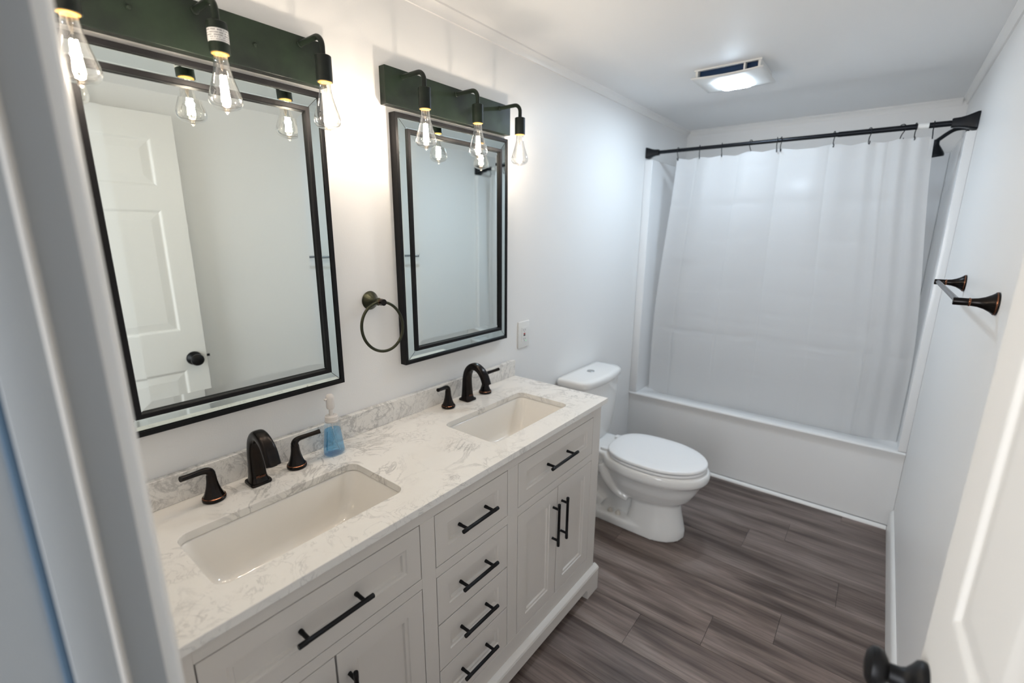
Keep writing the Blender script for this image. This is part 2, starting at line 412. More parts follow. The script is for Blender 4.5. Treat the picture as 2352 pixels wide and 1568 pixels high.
bm = B(); lathe(bm, [(0.012, 0.040), (0.018, 0.0425), (0.0265, 0.048), (0.0290, 0.055), (0.0275, 0.062), (0.019, 0.0675), (0.006, 0.0695), (0.0001, 0.0697)], kp, dn)
obj('knob_ball', bm, m_black, kb, smooth=True)
bm = B(); lathe(bm, [(0.033, 0.0), (0.030, 0.010), (0.0125, 0.016), (0.012, 0.024), (0.027, 0.032), (0.028, 0.044), (0.018, 0.050), (0.0001, 0.051)], DP(DW-0.056, KZ, -DT), -dn)
obj('door_knob', bm, m_black, door, smooth=True)
bm = B(); box(bm, (-0.004, -0.009, -0.006), (0.004, 0.009, 0.006), 0.001)
la = obj('latch', bm, m_black, door); la.location = DP(DW+0.009, KZ, -DT/2)
for z in (0.25, 1.05, 1.8):
    bm = B(); tube(bm, [(JR+0.006, YN+0.0235, z), (JR+0.006, YN+0.0235, z+0.09)], 0.006, 10); obj('hinge', bm, m_black, door, smooth=True)

# ================================================================== VANITY
van = thing('vanity_cabinet', 'long grey-white bathroom vanity cabinet with black bar pulls', 'cabinet')
Y0, Y1 = -1.520, -0.012
bm = B()
zt = ZC-0.0205
box(bm, (0.002, Y0, 0.115), (XF-0.02, Y0+0.018, zt)); box(bm, (0.002, Y1-0.018, 0.02), (XF-0.02, Y1, zt))
def fr(y0, y1, z0, z1): box(bm, (XF-0.02, y0, z0), (XF, y1, z1), 0.0008, 1)
LY = (-1.448, -0.959); MY = (-0.912, -0.611); RY = (-0.560, -0.073)
fr(Y0, LY[0], 0.11, zt); fr(LY[1], MY[0], 0.182, 0.827); fr(MY[1], RY[0], 0.182, 0.827); fr(RY[1], Y1, 0.11, zt)
fr(LY[0], RY[1], 0.827, zt); fr(LY[0], RY[1], 0.11, 0.182)
for a in (LY, MY, RY): fr(a[0], a[1], 0.641, 0.670)
obj('face_frame', bm, m_cab, van)
bm = B(); box(bm, (0.01, Y0+0.019, 0.13), (XF-0.025, Y1-0.019, 0.70)); obj('interior', bm, m_gap, van)
# base moulding with bracket feet
def arch(y0, y1, zf, foot):
    p = [(y0, 0), (y0+foot, 0)]
    for k in range(7):
        a = PI-k/6*PI/2
        p.append((y0+foot+0.022+0.022*math.cos(a), zf-0.022+0.022*math.sin(a)))
    for k in range(7):
        a = PI/2-k/6*PI/2
        p.append((y1-foot-0.022+0.022*math.cos(a), zf-0.022+0.022*math.sin(a)))
    p += [(y1-foot, 0), (y1, 0), (y1, 0.098), (y0, 0.098)]
    return p
bm = B(); prism(bm, arch(Y0, 0.003, 0.052, 0.088), lambda u, v, t: Vector((XF-0.012+0.032*t, u, v)))
prism(bm, [(0.01, 0), (0.09, 0), (0.09, 0.052), (0.36, 0.052), (0.36, 0), (XF-0.012, 0), (XF-0.012, 0.098), (0.01, 0.098)], lambda u, v, t: Vector((u, -0.012+0.015*t, v)))
mo = [(0, 0), (0.022, 0), (0.024, 0.003), (0.021, 0.010), (0.010, 0.017), (0.004, 0.019), (0, 0.019)]
loft(bm, [[Vector((XF-0.003+u, y, 0.098+v)) for u, v in mo] for y in (Y0, 0.005)])
loft(bm, [[Vector((x, -0.014+u, 0.098+v)) for u, v in mo] for x in (0.01, XF)])
obj('base_moulding', bm, m_cab, van, smooth=30)
def front(bm, y0, y1, z0, z1, ins, th=0.019):
    g = 0.0023; y0 += g; y1 -= g; z0 += g; z1 -= g
    rr = []
    for i, x in ((0, -th), (0, -0.0008), (0.0008, 0), (ins, 0), (ins+0.0025, -0.003), (ins+0.0045, -0.0035), (ins+0.0105, -0.0035), (ins+0.0135, -0.0085), (ins+0.014, -0.0085)):
        rr.append([Vector((XF+x, y0+i, z0+i)), Vector((XF+x, y1-i, z0+i)), Vector((XF+x, y1-i, z1-i)), Vector((XF+x, y0+i, z1-i))])
    loft(bm, rr)
def pull(par, yc, zc_, ln, vert=False, cc=0.74):
    bm = B(); x = XF+0.026; ax = Vector((0, 0, 1)) if vert else Vector((0, 1, 0)); c_ = Vector((x, yc, zc_))
    h = ln/2
    lathe(bm, [(0.0001, -h), (0.0050, -h), (0.0057, -h+0.001), (0.0057, -h+0.018), (0.0053, -h+0.0185), (0.0053, h-0.0185), (0.0057, h-0.018), (0.0057, h-0.001), (0.0050, h), (0.0001, h)], c_, ax, 16)
    for s in (-1, 1):
        p = c_+ax*s*ln*cc/2
        lathe(bm, [(0.0052, 0), (0.0052, 0.008), (0.0046, 0.010), (0.0046, x-XF+0.008)], (XF-0.0085, p.y, p.z), (1, 0, 0), 12)
    return obj('handle', bm, m_black, par, smooth=True)
def drawer(y, z0, z1, hl, ins=0.042):
    bm = B(); front(bm, y[0], y[1], z0, z1, ins); d = obj('drawer', bm, m_cab, van)
    pull(d, (y[0]+y[1])/2, (z0+z1)/2, hl); return d
drawer(LY, 0.670, 0.827, 0.172); drawer(RY, 0.670, 0.827, 0.172)
for z0, z1 in ((0.670, 0.827), (0.487, 0.641), (0.334, 0.487), (0.182, 0.334)): drawer(MY, z0, z1, 0.146)
for a in (LY, RY):
    mid = (a[0]+a[1])/2-(0.001 if a is LY else 0.004)
    for s, (y0, y1) in ((-1, (a[0], mid)), (1, (mid, a[1]))):
        bm = B(); front(bm, y0, y1, 0.182, 0.641, 0.047); d = obj('door', bm, m_cab, van)
        pull(d, mid+s*0.0285, 0.505, 0.170, True)

# countertop with two cut-outs
SK = [(-1.160, 0.282), (-0.380, 0.290)]; SHY, SHX = 0.218, 0.116
bm = B()
def edge_loop(pts, z):
    v = [bm.verts.new((x, y, z)) for x, y in pts]
    return [bm.edges.new((v[i], v[(i+1) % len(v)])) for i in range(len(v))]
es = edge_loop([(0.0005, -1.522), (D, -1.522), (D, 0.0), (0.0005, 0.0)], ZC-0.020)
for yc, xc in SK: es += edge_loop(rrect(xc, yc, SHX, SHY, 0.028), ZC-0.020)
r = bmesh.ops.triangle_fill(bm, use_beauty=True, use_dissolve=False, edges=es)
fs = bm.faces[:]
ext = bmesh.ops.extrude_face_region(bm, geom=fs)
for v in [g for g in ext['geom'] if isinstance(g, bmesh.types.BMVert)]: v.co.z = ZC
ct = obj('countertop', bm, m_quartz)
bv = ct.modifiers.new('bevel', 'BEVEL'); bv.width = 0.0012; bv.segments = 2; bv.limit_method = 'ANGLE'; bv.angle_limit = math.radians(60)
tag(ct, 'white quartz countertop with grey veins and two sink cut-outs', 'countertop')
bm = B(); box(bm, (0.0005, -1.5215, ZC+0.0003), (0.020, 0.0, ZC+0.0725), 0.0012)
tag(obj('backsplash', bm, m_quartz2), 'low grey-veined quartz backsplash strip along the wall', 'backsplash')

# sinks
def sink(yc, xc, label):
    t = thing('sink', label, 'sink', (xc, yc, ZC-0.155), 'undermount sinks in the vanity')
    zt_ = 0.134
    bm = B(); rings = []
    for hx_, hy_, r_, z in ((SHX+0.030, SHY+0.030, 0.04, zt_-0.012), (SHX+0.030, SHY+0.030, 0.04, zt_), (SHX+0.002, SHY+0.002, 0.030, zt_), (SHX-0.001, SHY-0.002, 0.030, zt_-0.006), (SHX-0.008, SHY-0.022, 0.032, 0.065), (SHX-0.014, SHY-0.040, 0.036, 0.030), (SHX-0.022, SHY-0.052, 0.040, 0.014), (SHX-0.036, SHY-0.070, 0.045, 0.006), (SHX-0.065, SHY-0.12, 0.040, 0.002)):
        rings.append([Vector((x, y, z)) for x, y in rrect(0, 0, hx_, hy_, r_)])
    circ = []
    for x, y in rrect(0, 0, 0.04, 0.04, 0.039): 
        d = Vector((x, y)).normalized()*0.024; circ.append(Vector((-0.048+d.x, d.y, 0.0)))
    rings.append(circ)
    loft(bm, rings, cap0=False, cap1=True)
    obj('basin', bm, m_basin, t, smooth=60)
    bm = B(); lathe(bm, [(0.030, 0.0005), (0.031, 0.002), (0.028, 0.0035), (0.019, 0.003), (0.018, 0.006), (0.010, 0.0085), (0.0001, 0.009)], (-0.048, 0, 0.001), (0, 0, 1)); 
    dr = obj('drain', bm, m_bronze, t, smooth=True); dr['label'] = 'dark bronze drain stopper'
    return t
sink(SK[0][0], SK[0][1], 'white rectangular sink nearer the door jamb, round bronze drain showing')
sink(SK[1][0], SK[1][1], 'white rectangular sink at the toilet end of the countertop')

# faucets
def faucet(yc, label):
    t = thing('faucet', label, 'faucet', (0.070, yc, ZC+0.0005), 'bronze widespread faucets')
    bm = B()
    rings = []
    for hx_, hy_, r_, z in ((0.0255, 0.0255, 0.008, 0), (0.0265, 0.0265, 0.009, 0.003), (0.0255, 0.0255, 0.009, 0.007)):
        rings.append([Vector((x, y, z)) for x, y in rrect(0, 0, hx_, hy_, r_, 6)])
    loft(bm, rings)
    ring_o = obj('base_ring', bm, m_bronze, t, smooth=30)
    bm = B()
    path = smooth_path([(0, 0, 0.004), (-0.001, 0, 0.02), (-0.001, 0, 0.055), (0.001, 0, 0.095), (0.012, 0, 0.125), (0.036, 0, 0.142), (0.064, 0, 0.136), (0.087, 0, 0.114), (0.101, 0, 0.080)], 6)
    tube(bm, path, [(0.0245, 0.0245), (0.0195, 0.020), (0.0165, 0.018), (0.0150, 0.0165), (0.0140, 0.0155), (0.0135, 0.0155), (0.0130, 0.016), (0.0130, 0.0170), (0.0125, 0.0175)], 24, ref=(0.3, 0, -1), sq=3.2)
    sp = obj('spout', bm, m_bronze, t, smooth=50)
    bm = B(); tube(bm, [(0.1004, 0, 0.0805), (0.1012, 0, 0.0780)], 0.009, 14); obj('aerator', bm, m_dark, sp)
    for s in (-1, 1):
        y = s*0.104
        bm = B(); lathe(bm, [(0.0001, 0), (0.0245, 0), (0.026, 0.002), (0.026, 0.006), (0.0245, 0.008)], (0, y, 0), (0, 0, 1), 28)
        h = obj('handle', bm, m_copper if False else m_bronze, t, smooth=30)
        bm = B(); lathe(bm, [(0.0247, 0.008), (0.0255, 0.0092), (0.0235, 0.0105)], (0, y, 0), (0, 0, 1), 28, cap=False); obj('copper_ring', bm, m_copper, h, smooth=True)
        bm = B(); lathe(bm, [(0.0235, 0.0105), (0.0215, 0.014), (0.0175, 0.024), (0.0140, 0.037), (0.0118, 0.050), (0.0108, 0.064), (0.0100, 0.0655)], (0, y, 0), (0, 0, 1), 12)
        obj('handle_body', bm, m_bronze, h, smooth=20)
        bm = B()
        p = smooth_path([(0, y, 0.062), (0, y, 0.070), (0.001, y+s*0.004, 0.077), (0.003, y+s*0.014, 0.0815), (0.008, y+s*0.034, 0.084), (0.014, y+s*0.052, 0.0865), (0.018, y+s*0.066, 0.0885)], 5)
        tube(bm, p, [(0.0100, 0.0100), (0.0098, 0.0098), (0.0088, 0.0088), (0.0070, 0.0078), (0.0062, 0.0068), (0.0062, 0.0066), (0.0068, 0.0070)], 14)
        obj('lever', bm, m_bronze, h, smooth=40)
    return t
faucet(-1.160, 'dark bronze two-handle faucet behind the sink nearer the door jamb')
f2 = faucet(-0.368, 'dark bronze two-handle faucet behind the sink at the toilet end')
# lettering on spout base
for yc in (-1.160, -0.368):
    tx = bpy.data.curves.new('brand_lettering', 'FONT'); tx.body = 'Pfister'; tx.size = 0.0095; tx.extrude = 0.0002; tx.align_x = 'CENTER'
    tx.materials.append(m_copper)
    tmp = bpy.data.objects.new('text_source', tx); me_ = bpy.data.meshes.new_from_object(tmp); bpy.data.objects.remove(tmp)
    to = bpy.data.objects.new('lettering', me_); C.objects.link(to)
    par = [o for o in S.objects if o.name.startswith('faucet') and abs(o.location.y-yc) < 1e-4][0]
    to.parent = par; to.location = (0.0215, 0, 0.020); to.rotation_euler = (math.radians(80), 0, math.radians(90))

# ================================================================== MIRRORS
def ring4(y0, y1, z0, z1, i, x): return [Vector((x, y0+i, z0+i)), Vector((x, y1-i, z0+i)), Vector((x, y1-i, z1-i)), Vector((x, y0+i, z1-i))]
def mirror(yc, label):
    hw = 0.278; zb, zt_ = 1.080, 1.889; zc_ = (zb+zt_)/2; hh = (zt_-zb)/2
    t = thing('wall_mirror', label, 'mirror', (0, yc, zc_), 'wall mirrors above the vanity')
    a = (-hw, hw, -hh, hh)
    bm = B()
    for i0, x0, name, dep in ((0, 0.030, 'outer_frame', 0.002),):
        loft(bm, [ring4(*a, 0, 0.001), ring4(*a, 0, 0.0285), ring4(*a, 0.0015, 0.030), ring4(*a, 0.0105, 0.030), ring4(*a, 0.012, 0.0285), ring4(*a, 0.012, 0.018)], cap0=True, cap1=False)
    obj('outer_frame', bm, m_frame, t)
    bm = B(); loft(bm, [ring4(*a, 0.0122, 0.0255), ring4(*a, 0.016, 0.0268), ring4(*a, 0.039, 0.0280), ring4(*a, 0.043, 0.0275)], cap0=False, cap1=False)
    bd = obj('mirror_border', bm, m_band, t); bd['label'] = 'bevelled mirror glass border'
    for sy in (-1, 1):
        for sz in (-1, 1):
            bm = B(); tube(bm, [(0.0266, sy*(hw-0.0135), sz*(hh-0.0135)), (0.0281, sy*(hw-0.042), sz*(hh-0.042))], 0.0007, 6)
            obj('mitre_seam', bm, m_frame, bd)
    bm = B(); loft(bm, [ring4(*a, 0.043, 0.025), ring4(*a, 0.043, 0.0345), ring4(*a, 0.0445, 0.036), ring4(*a, 0.0535, 0.036), ring4(*a, 0.055, 0.0345), ring4(*a, 0.055, 0.026)], cap0=False, cap1=False)
    obj('inner_frame', bm, m_frame, t)
    bm = B(); loft(bm, [ring4(*a, 0.055, 0.0265), ring4(*a, 0.077, 0.0285), ring4(*a, 0.078, 0.0285)], cap0=False, cap1=True)
    obj('mirror_glass', bm, m_mirror, t)
    return t
mirror(-1.1425, 'black-framed wall mirror above the sink nearer the door jamb')
mirror(-0.349, 'black-framed wall mirror just right of the towel ring, above the toilet-end sink')

# ================================================================== VANITY LIGHTS
def bulb(par, y, x, z):
    """glass bulb hanging with its neck at z"""
    prof = [(0.0125, 0.004), (0.0130, 0.0), (0.0138, -0.012), (0.0160, -0.028), (0.0205, -0.046), (0.0260, -0.063), (0.0305, -0.077), (0.0320, -0.087), (0.0300, -0.096), (0.0235, -0.103), (0.0130, -0.107), (0.0060, -0.109), (0.0040, -0.112), (0.0015, -0.1145), (0.0001, -0.115)]
    pp = smooth_path([(r, 0, h) for r, h in prof], 3)
    bm = B(); lathe(bm, [(max(p.x, 0.0001), p.z) for p in pp], (x, y, z), (0, 0, 1), 36, cap=False)
    g = obj('light_bulb', bm, m_bulb, par, smooth=True)
    bm = B()
    lathe(bm, [(0.0001, 0.006), (0.0155, 0.006), (0.0165, 0.002), (0.0165, 0.0), (0.0120, -0.0005), (0.0001, -0.0006)], (x, y, z), (0, 0, 1), 28); c_ = obj('bulb_cap', bm, m_brass, g, smooth=30); c_['label'] = 'glowing brass bulb base'
    bm = B()
    lathe(bm, [(0.0050, 0), (0.0048, -0.014), (0.0030, -0.024), (0.0014, -0.030)], (x, y, z), (0, 0, 1), 12); tube(bm, [(x, y, z-0.028), (x, y, z-0.090)], 0.0008, 6)
    obj('stem', bm, m_bulb, g, smooth=True)
    bm = B()
    for k in range(4):
        a = PI/4+k*PI/2
        tube(bm, [(x+0.0045*math.cos(a), y+0.0045*math.sin(a), z-0.040), (x+0.0075*math.cos(a), y+0.0075*math.sin(a), z-0.090)], 0.0019, 8)
    f = obj('filament', bm, m_fil, g); f['label'] = 'glowing vertical filaments'
    l_ = bpy.data.lights.new('bulb_glow', 'POINT'); l_.energy = BULB_W; l_.color = BULB_COL; l_.shadow_soft_size = 0.009
    lo = bpy.data.objects.new('bulb_glow', l_); C.objects.link(lo); lo.parent = g; lo.location = (x, y, z-0.066)
def fixture(yc, label, sticker=False):
    zc_ = 1.9585
    t = thing('vanity_light', label, 'light fixture', (0, yc, zc_), 'three-bulb vanity lights')
    bm = B(); box(bm, (0.001, -0.300, -0.0535), (0.028, 0.300, 0.0535), 0.0012); obj('backplate', bm, m_green, t)
    for y in (-0.120, 0.120):
        bm = B(); lathe(bm, [(0.0045, 0), (0.0045, 0.003), (0.003, 0.005), (0.0001, 0.0055)], (0.028, y, 0.0), (1, 0, 0), 12); obj('screw', bm, m_green, t, smooth=True)
    for k, y in enumerate((-0.234, 0, 0.234)):
        bm = B(); zt_ = 0.034; R_ = 0.026; X_ = 0.127
        pts = [(0.026, y, zt_), (0.06, y, zt_), (X_-R_, y, zt_)]+[(X_-R_+R_*math.sin(a), y, zt_-R_+R_*math.cos(a)) for a in [PI/2*i/8 for i in range(1, 9)]]+[(X_, y, -0.015)]
        tube(bm, pts, 0.0068, 16); lathe(bm, [(0.0085, 0), (0.0085, 0.003), (0.007, 0.004)], (0.028, y, zt_), (1, 0, 0), 16)
        obj('arm', bm, m_green, t, smooth=50)
        bm = B(); lathe(bm, [(0.0001, -0.0125), (0.0180, -0.0125), (0.0192, -0.0137), (0.0192, -0.0705), (0.0175, -0.0705), (0.0172, -0.058), (0.0001, -0.058)], (X_, y, 0), (0, 0, 1), 32)
        s = obj('socket', bm, m_green, t, smooth=30)
        if sticker and k == 1:
            bm = B(); n_ = 28
            def arc(r, z0, z1, a0, a1, nn=24): loft(bm, [[Vector((X_+r*math.cos(a0+(a1-a0)*i/nn), y+r*math.sin(a0+(a1-a0)*i/nn), z)) for i in range(nn+1)] for z in (z0, z1)], False, False, closed=False)
            arc(0.01935, -0.052, -0.028, math.radians(-130), math.radians(75)); st = obj('sticker', bm, m_label, s); st['label'] = 'white printed sticker'
            bm = B(); random.seed(9)
            for row, hgt in ((-0.0315, 0.0024), (-0.0365, 0.0018), (-0.0410, 0.0018), (-0.0450, 0.0014), (-0.0490, 0.0014)):
                a = math.radians(-110)
                while a < math.radians(62):
                    wd = random.uniform(0.03, 0.10)
                    if random.random() < 0.8: arc(0.01945, row-hgt/2, row+hgt/2, a, a+wd, 2)
                    a += wd+0.025
            obj('print', bm, m_ink, s)
        bulb(t, y, X_, -0.0715)
    return t
fixture(-1.1475, 'dark green-black vanity light over the mirror nearer the door jamb, sticker on its middle socket', True)
fixture(-0.3555, 'dark green-black three-bulb vanity light over the toilet-end mirror')

# ================================================================== TOWEL RING, OUTLET, TOWEL BAR
tr = thing('towel_ring', 'round aged bronze towel ring on the wall between the mirrors', 'towel ring', (0, -0.737, 1.316))
bm = B(); lathe(bm, [(0.0001, 0.0005), (0.0290, 0.0005), (0.0300, 0.002), (0.0285, 0.005), (0.0245, 0.010), (0.0170, 0.020), (0.0115, 0.030), (0.0095, 0.038), (0.0110, 0.042), (0.0125, 0.046), (0.0110, 0.051), (0.0085, 0.054), (0.0085, 0.060), (0.0001, 0.060)], (0, 0, 0), (1, 0, 0), 36)
obj('post', bm, m_oldbr, tr, smooth=40)
bm = B(); lathe(bm, [(0.0001, 0.060), (0.0102, 0.060), (0.0108, 0.062), (0.0102, 0.0735), (0.0001, 0.0740)], (0, 0, 0), (1, 0, 0), 24); cap = obj('end_cap', bm, m_bronze, tr, smooth=40)
bm = B(); lathe(bm, [(0.0104, 0.0605), (0.0112, 0.0615), (0.0104, 0.0625)], (0, 0, 0), (1, 0, 0), 24, cap=False); obj('copper_ring', bm, m_copper, cap, smooth=True)
bm = B(); R_ = 0.0765
tube(bm, [(0.057-0.01*math.cos(a)+0.01, -0.004+R_*math.sin(a), -R_+R_*math.cos(a)) for a in [2*PI*i/72 for i in range(72)]], 0.0046, 14, closed=True)
obj('ring', bm, m_oldbr, tr, smooth=True)

ot = thing('wall_outlet', 'white square-buttoned wall outlet beside the toilet-end mirror', 'outlet', (0, 0.083, 1.067))
bm = B(); box(bm, (0.0, -0.043, -0.062), (0.0065, 0.043, 0.062), 0.003, 3); obj('cover_plate', bm, m_white, ot, smooth=40)
bm = B(); box(bm, (0.0045, -0.0185, -0.034), (0.0085, 0.0185, 0.034), 0.001); rc = obj('receptacle', bm, m_white, ot)
for z in (0.022, -0.020):
    for y in (-0.006, 0.006): bm = B(); box(bm, (0.0082, y-0.0012, z-0.004), (0.0087, y+0.0012, z+0.004)); obj('slot', bm, m_ink, rc)
    bm = B(); box(bm, (0.0082, -0.002, z-0.0105), (0.0087, 0.002, z-0.0072)); obj('slot', bm, m_ink, rc)
bm = B(); box(bm, (0.0083, -0.006, 0.001), (0.0098, 0.006, 0.0065), 0.0004); b_ = obj('reset_button', bm, m_red, rc); b_['label'] = 'red button'
bm = B(); box(bm, (0.0083, -0.006, -0.0065), (0.0098, 0.006, -0.001), 0.0004); b_ = obj('test_button', bm, m_dark, rc); b_['label'] = 'black button'
bm = B(); box(bm, (0.0083, 0.010, -0.031), (0.0092, 0.013, -0.028), 0.0003); b_ = obj('indicator_light', bm, emis('green_led', (0.1, 1.0, 0.35), 1.5), rc); b_['label'] = 'green indicator light'

tb_ = thing('towel_bar', 'grey towel bar on flared bronze posts, on the right wall', 'towel bar', (W, 0.33, 1.368))
for y in (0.312, -0.318):
    bm = B(); lathe(bm, [(0.0001, 0.0005), (0.0275, 0.0005), (0.0290, 0.002), (0.0280, 0.005), (0.0215, 0.013), (0.0150, 0.024), (0.0110, 0.036), (0.0098, 0.046), (0.0095, 0.052), (0.0095, 0.080), (0.0085, 0.082), (0.0001, 0.082)], (0, y, 0), (-1, 0, 0), 36)
    p_ = obj('post', bm, m_bronze, tb_, smooth=40)
    for r_, h_ in ((0.0104, 0.051), (0.0284, 0.0042)):
        bm = B(); lathe(bm, [(r_-0.0007, h_-0.0022), (r_+0.0004, h_), (r_-0.0007, h_+0.0022)], (0, y, 0), (-1, 0, 0), 32, cap=False); obj('copper_ring', bm, m_copper, p_, smooth=True)
bm = B(); tube(bm, [(-0.072, -0.31, 0), (-0.072, 0.305, 0)], 0.0068, 16); obj('bar', bm, m_grayb, tb_, smooth=True)

# ================================================================== SOAP BOTTLE
sb = thing('soap_dispenser', 'clear pump bottle of blue hand soap on the countertop', 'soap bottle', (0.078, -0.946, ZC+0.0005))
def oval(hx_, hy_, z, n_=40, e=2.6):
    out = []
    for k in range(n_):
        a = 2*PI*k/n_; c_, s_ = math.cos(a), math.sin(a)
        out.append(Vector((hx_*math.copysign(abs(c_)**(2/e), c_), hy_*math.copysign(abs(s_)**(2/e), s_), z)))
    return out
prof = [(0.019, 0.027, 0), (0.0215, 0.0300, 0.003), (0.0220, 0.0305, 0.012), (0.0205, 0.0280, 0.035), (0.0190, 0.0250, 0.060), (0.0180, 0.0225, 0.085), (0.0175, 0.0210, 0.098), (0.0170, 0.0195, 0.103)]
bm = B(); loft(bm, [oval(a, c_, z) for a, c_, z in prof]); obj('bottle', bm, m_bottle, sb, smooth=50)
bm = B(); loft(bm, [oval(a-0.0012, c_-0.0012, z+0.0015) for a, c_, z in prof[:5]]+[oval(0.0174, 0.0220, 0.078)]); lq = obj('liquid', bm, m_soap, sb, smooth=50); lq['label'] = 'blue liquid soap'
bm = B(); lathe(bm, [(0.0185, 0.101), (0.0190, 0.102), (0.0190, 0.106), (0.0180, 0.107), (0.0180, 0.118), (0.0165, 0.120), (0.0060, 0.121), (0.0055, 0.142)], (0, 0, 0), (0, 0, 1), 28)
pm = obj('pump', bm, m_pump, sb, smooth=35)
bm = B(); lathe(bm, [(0.0001, 0.141), (0.0100, 0.141), (0.0115, 0.145), (0.0115, 0.174), (0.0105, 0.180), (0.0070, 0.184), (0.0001, 0.185)], (0, 0, 0), (0, 0, 1), 24); tube(bm, [(0.0, -0.004, 0.172), (0.0, -0.017, 0.171)], [(0.0042, 0.0042), (0.0030, 0.0030)], 12)
obj('pump_head', bm, m_pump, pm, smooth=40)
bm = B(); tube(bm, smooth_path([(0, 0, 0.10), (0, 0.002, 0.07), (0.002, 0.009, 0.03), (0.003, 0.018, 0.006)], 6), 0.0018, 8); obj('dip_tube', bm, m_pump, pm, smooth=True)

# ================================================================== TOILET
TY = 0.590
to_ = thing('toilet', 'white two-piece toilet with closed lid between vanity and bathtub', 'toilet', (0, TY, 0))
def egg(x0, x1, hw, z, n_=48, back=0.0, e=2.0, sq_back=0.75):
    """outline, pointed front at +x; widest at 55% of length"""
    out = []; xm = x0+(x1-x0)*0.50
    for k in range(n_):
        a = 2*PI*k/n_; c_, s_ = math.cos(a), math.sin(a)
        if c_ >= 0: x = xm+(x1-xm)*c_; y = hw*s_
        else: x = xm-(xm-x0)*abs(c_)**sq_back; y = hw*math.copysign(abs(s_)**sq_back, s_)
        out.append(Vector((x, y, z)))
    return out
bm = B()
# bowl
loft(bm, [egg(0.30, 0.60, 0.075, 0.160), egg(0.285, 0.640, 0.102, 0.180), egg(0.27, 0.680, 0.132, 0.215), egg(0.255, 0.708, 0.153, 0.262), egg(0.245, 0.724, 0.164, 0.300), egg(0.235, 0.738, 0.174, 0.322), egg(0.225, 0.757, 0.189, 0.338), egg(0.22, 0.763, 0.193, 0.352), egg(0.22, 0.763, 0.193, 0.372), egg(0.225, 0.757, 0.187, 0.390)])
# rear shelf
rr = []
for hw, z in ((0.095, 0.300), (0.115, 0.345), (0.122, 0.385), (0.118, 0.398)): rr.append([Vector((x, y, z)) for x, y in rrect(0.17, 0, 0.145, hw, 0.03)])
loft(bm, rr)
# front column
rr = []
for x0, x1, hw, z in ((0.375, 0.672, 0.128, 0.0), (0.385, 0.668, 0.122, 0.04), (0.40, 0.648, 0.106, 0.12), (0.405, 0.636, 0.100, 0.185), (0.40, 0.64, 0.105, 0.22)): rr.append(egg(x0, x1, hw, z, sq_back=0.45))
loft(bm, rr)
# foot slab
rr = []
for g, z in ((0.0, 0.0), (0.0, 0.040), (-0.010, 0.052)): rr.append(egg(0.12-g, 0.672+g, 0.130+g, z, sq_back=0.35))
loft(bm, rr)
# inner web and trapway relief
rr = []
for hw, z in ((0.060, 0.04), (0.055, 0.15), (0.075, 0.30)): rr.append([Vector((x, y, z)) for x, y in rrect(0.27, 0, 0.15, hw, 0.03)])
loft(bm, rr)
for s in (-1, 1):
    tube(bm, smooth_path([(0.42, s*0.04, 0.21), (0.33, s*0.052, 0.20), (0.26, s*0.055, 0.26), (0.20, s*0.055, 0.28), (0.15, s*0.055, 0.21), (0.17, s*0.055, 0.12), (0.24, s*0.050, 0.07)], 8), 0.042, 18)
    tube(bm, smooth_path([(0.40, s*0.10, 0.17), (0.33, s*0.11, 0.20), (0.285, s*0.125, 0.26), (0.25, s*0.115, 0.33)], 8), [0.022, 0.024, 0.026, 0.03], 14)
bl = obj('bowl', bm, m_cer, to_)
md = bl.modifiers.new('remesh', 'REMESH'); md.mode = 'VOXEL'; md.voxel_size = 0.0055; md.use_smooth_shade = True
md = bl.modifiers.new('smooth', 'SMOOTH'); md.factor = 0.7; md.iterations = 9
# bolt caps
for s in (-1, 1):
    for x in (0.30, 0.345):
        bm = B(); lathe(bm, [(0.015, 0), (0.015, 0.006), (0.011, 0.016), (0.005, 0.022), (0.0001, 0.023)], (x, s*0.092, 0.050), (0, 0, 1), 16); obj('bolt_cap', bm, m_wood_dirt, to_, smooth=True)
# seat and lid
def slab(z0, z1, x0, x1, hw, e=0.004):
    bm = B(); loft(bm, [egg(x0+e, x1-e, hw-e, z0, sq_back=0.70), egg(x0, x1, hw, z0+e*.7, sq_back=0.70), egg(x0, x1, hw, z1-e, sq_back=0.70), egg(x0+e*0.5, x1-e*0.5, hw-e*0.5, z1-e*0.3, sq_back=0.70), egg(x0+e*1.6, x1-e*1.6, hw-e*1.6, z1, sq_back=0.70), egg(x0+0.05, x1-0.05, hw-0.05, z1+0.002, sq_back=0.70)]); return bm
obj('seat', slab(0.392, 0.406, 0.262, 0.744, 0.184), m_seat, to_, smooth=50)
obj('seat_lid', slab(0.410, 0.428, 0.255, 0.747, 0.187, 0.006), m_seat, to_, smooth=50)
for s in (-1, 1):
    bm = B(); box(bm, (0.225, s*0.085-0.018, 0.392), (0.275, s*0.085+0.018, 0.412), 0.004, 2); obj('hinge', bm, m_seat, to_, smooth=40)
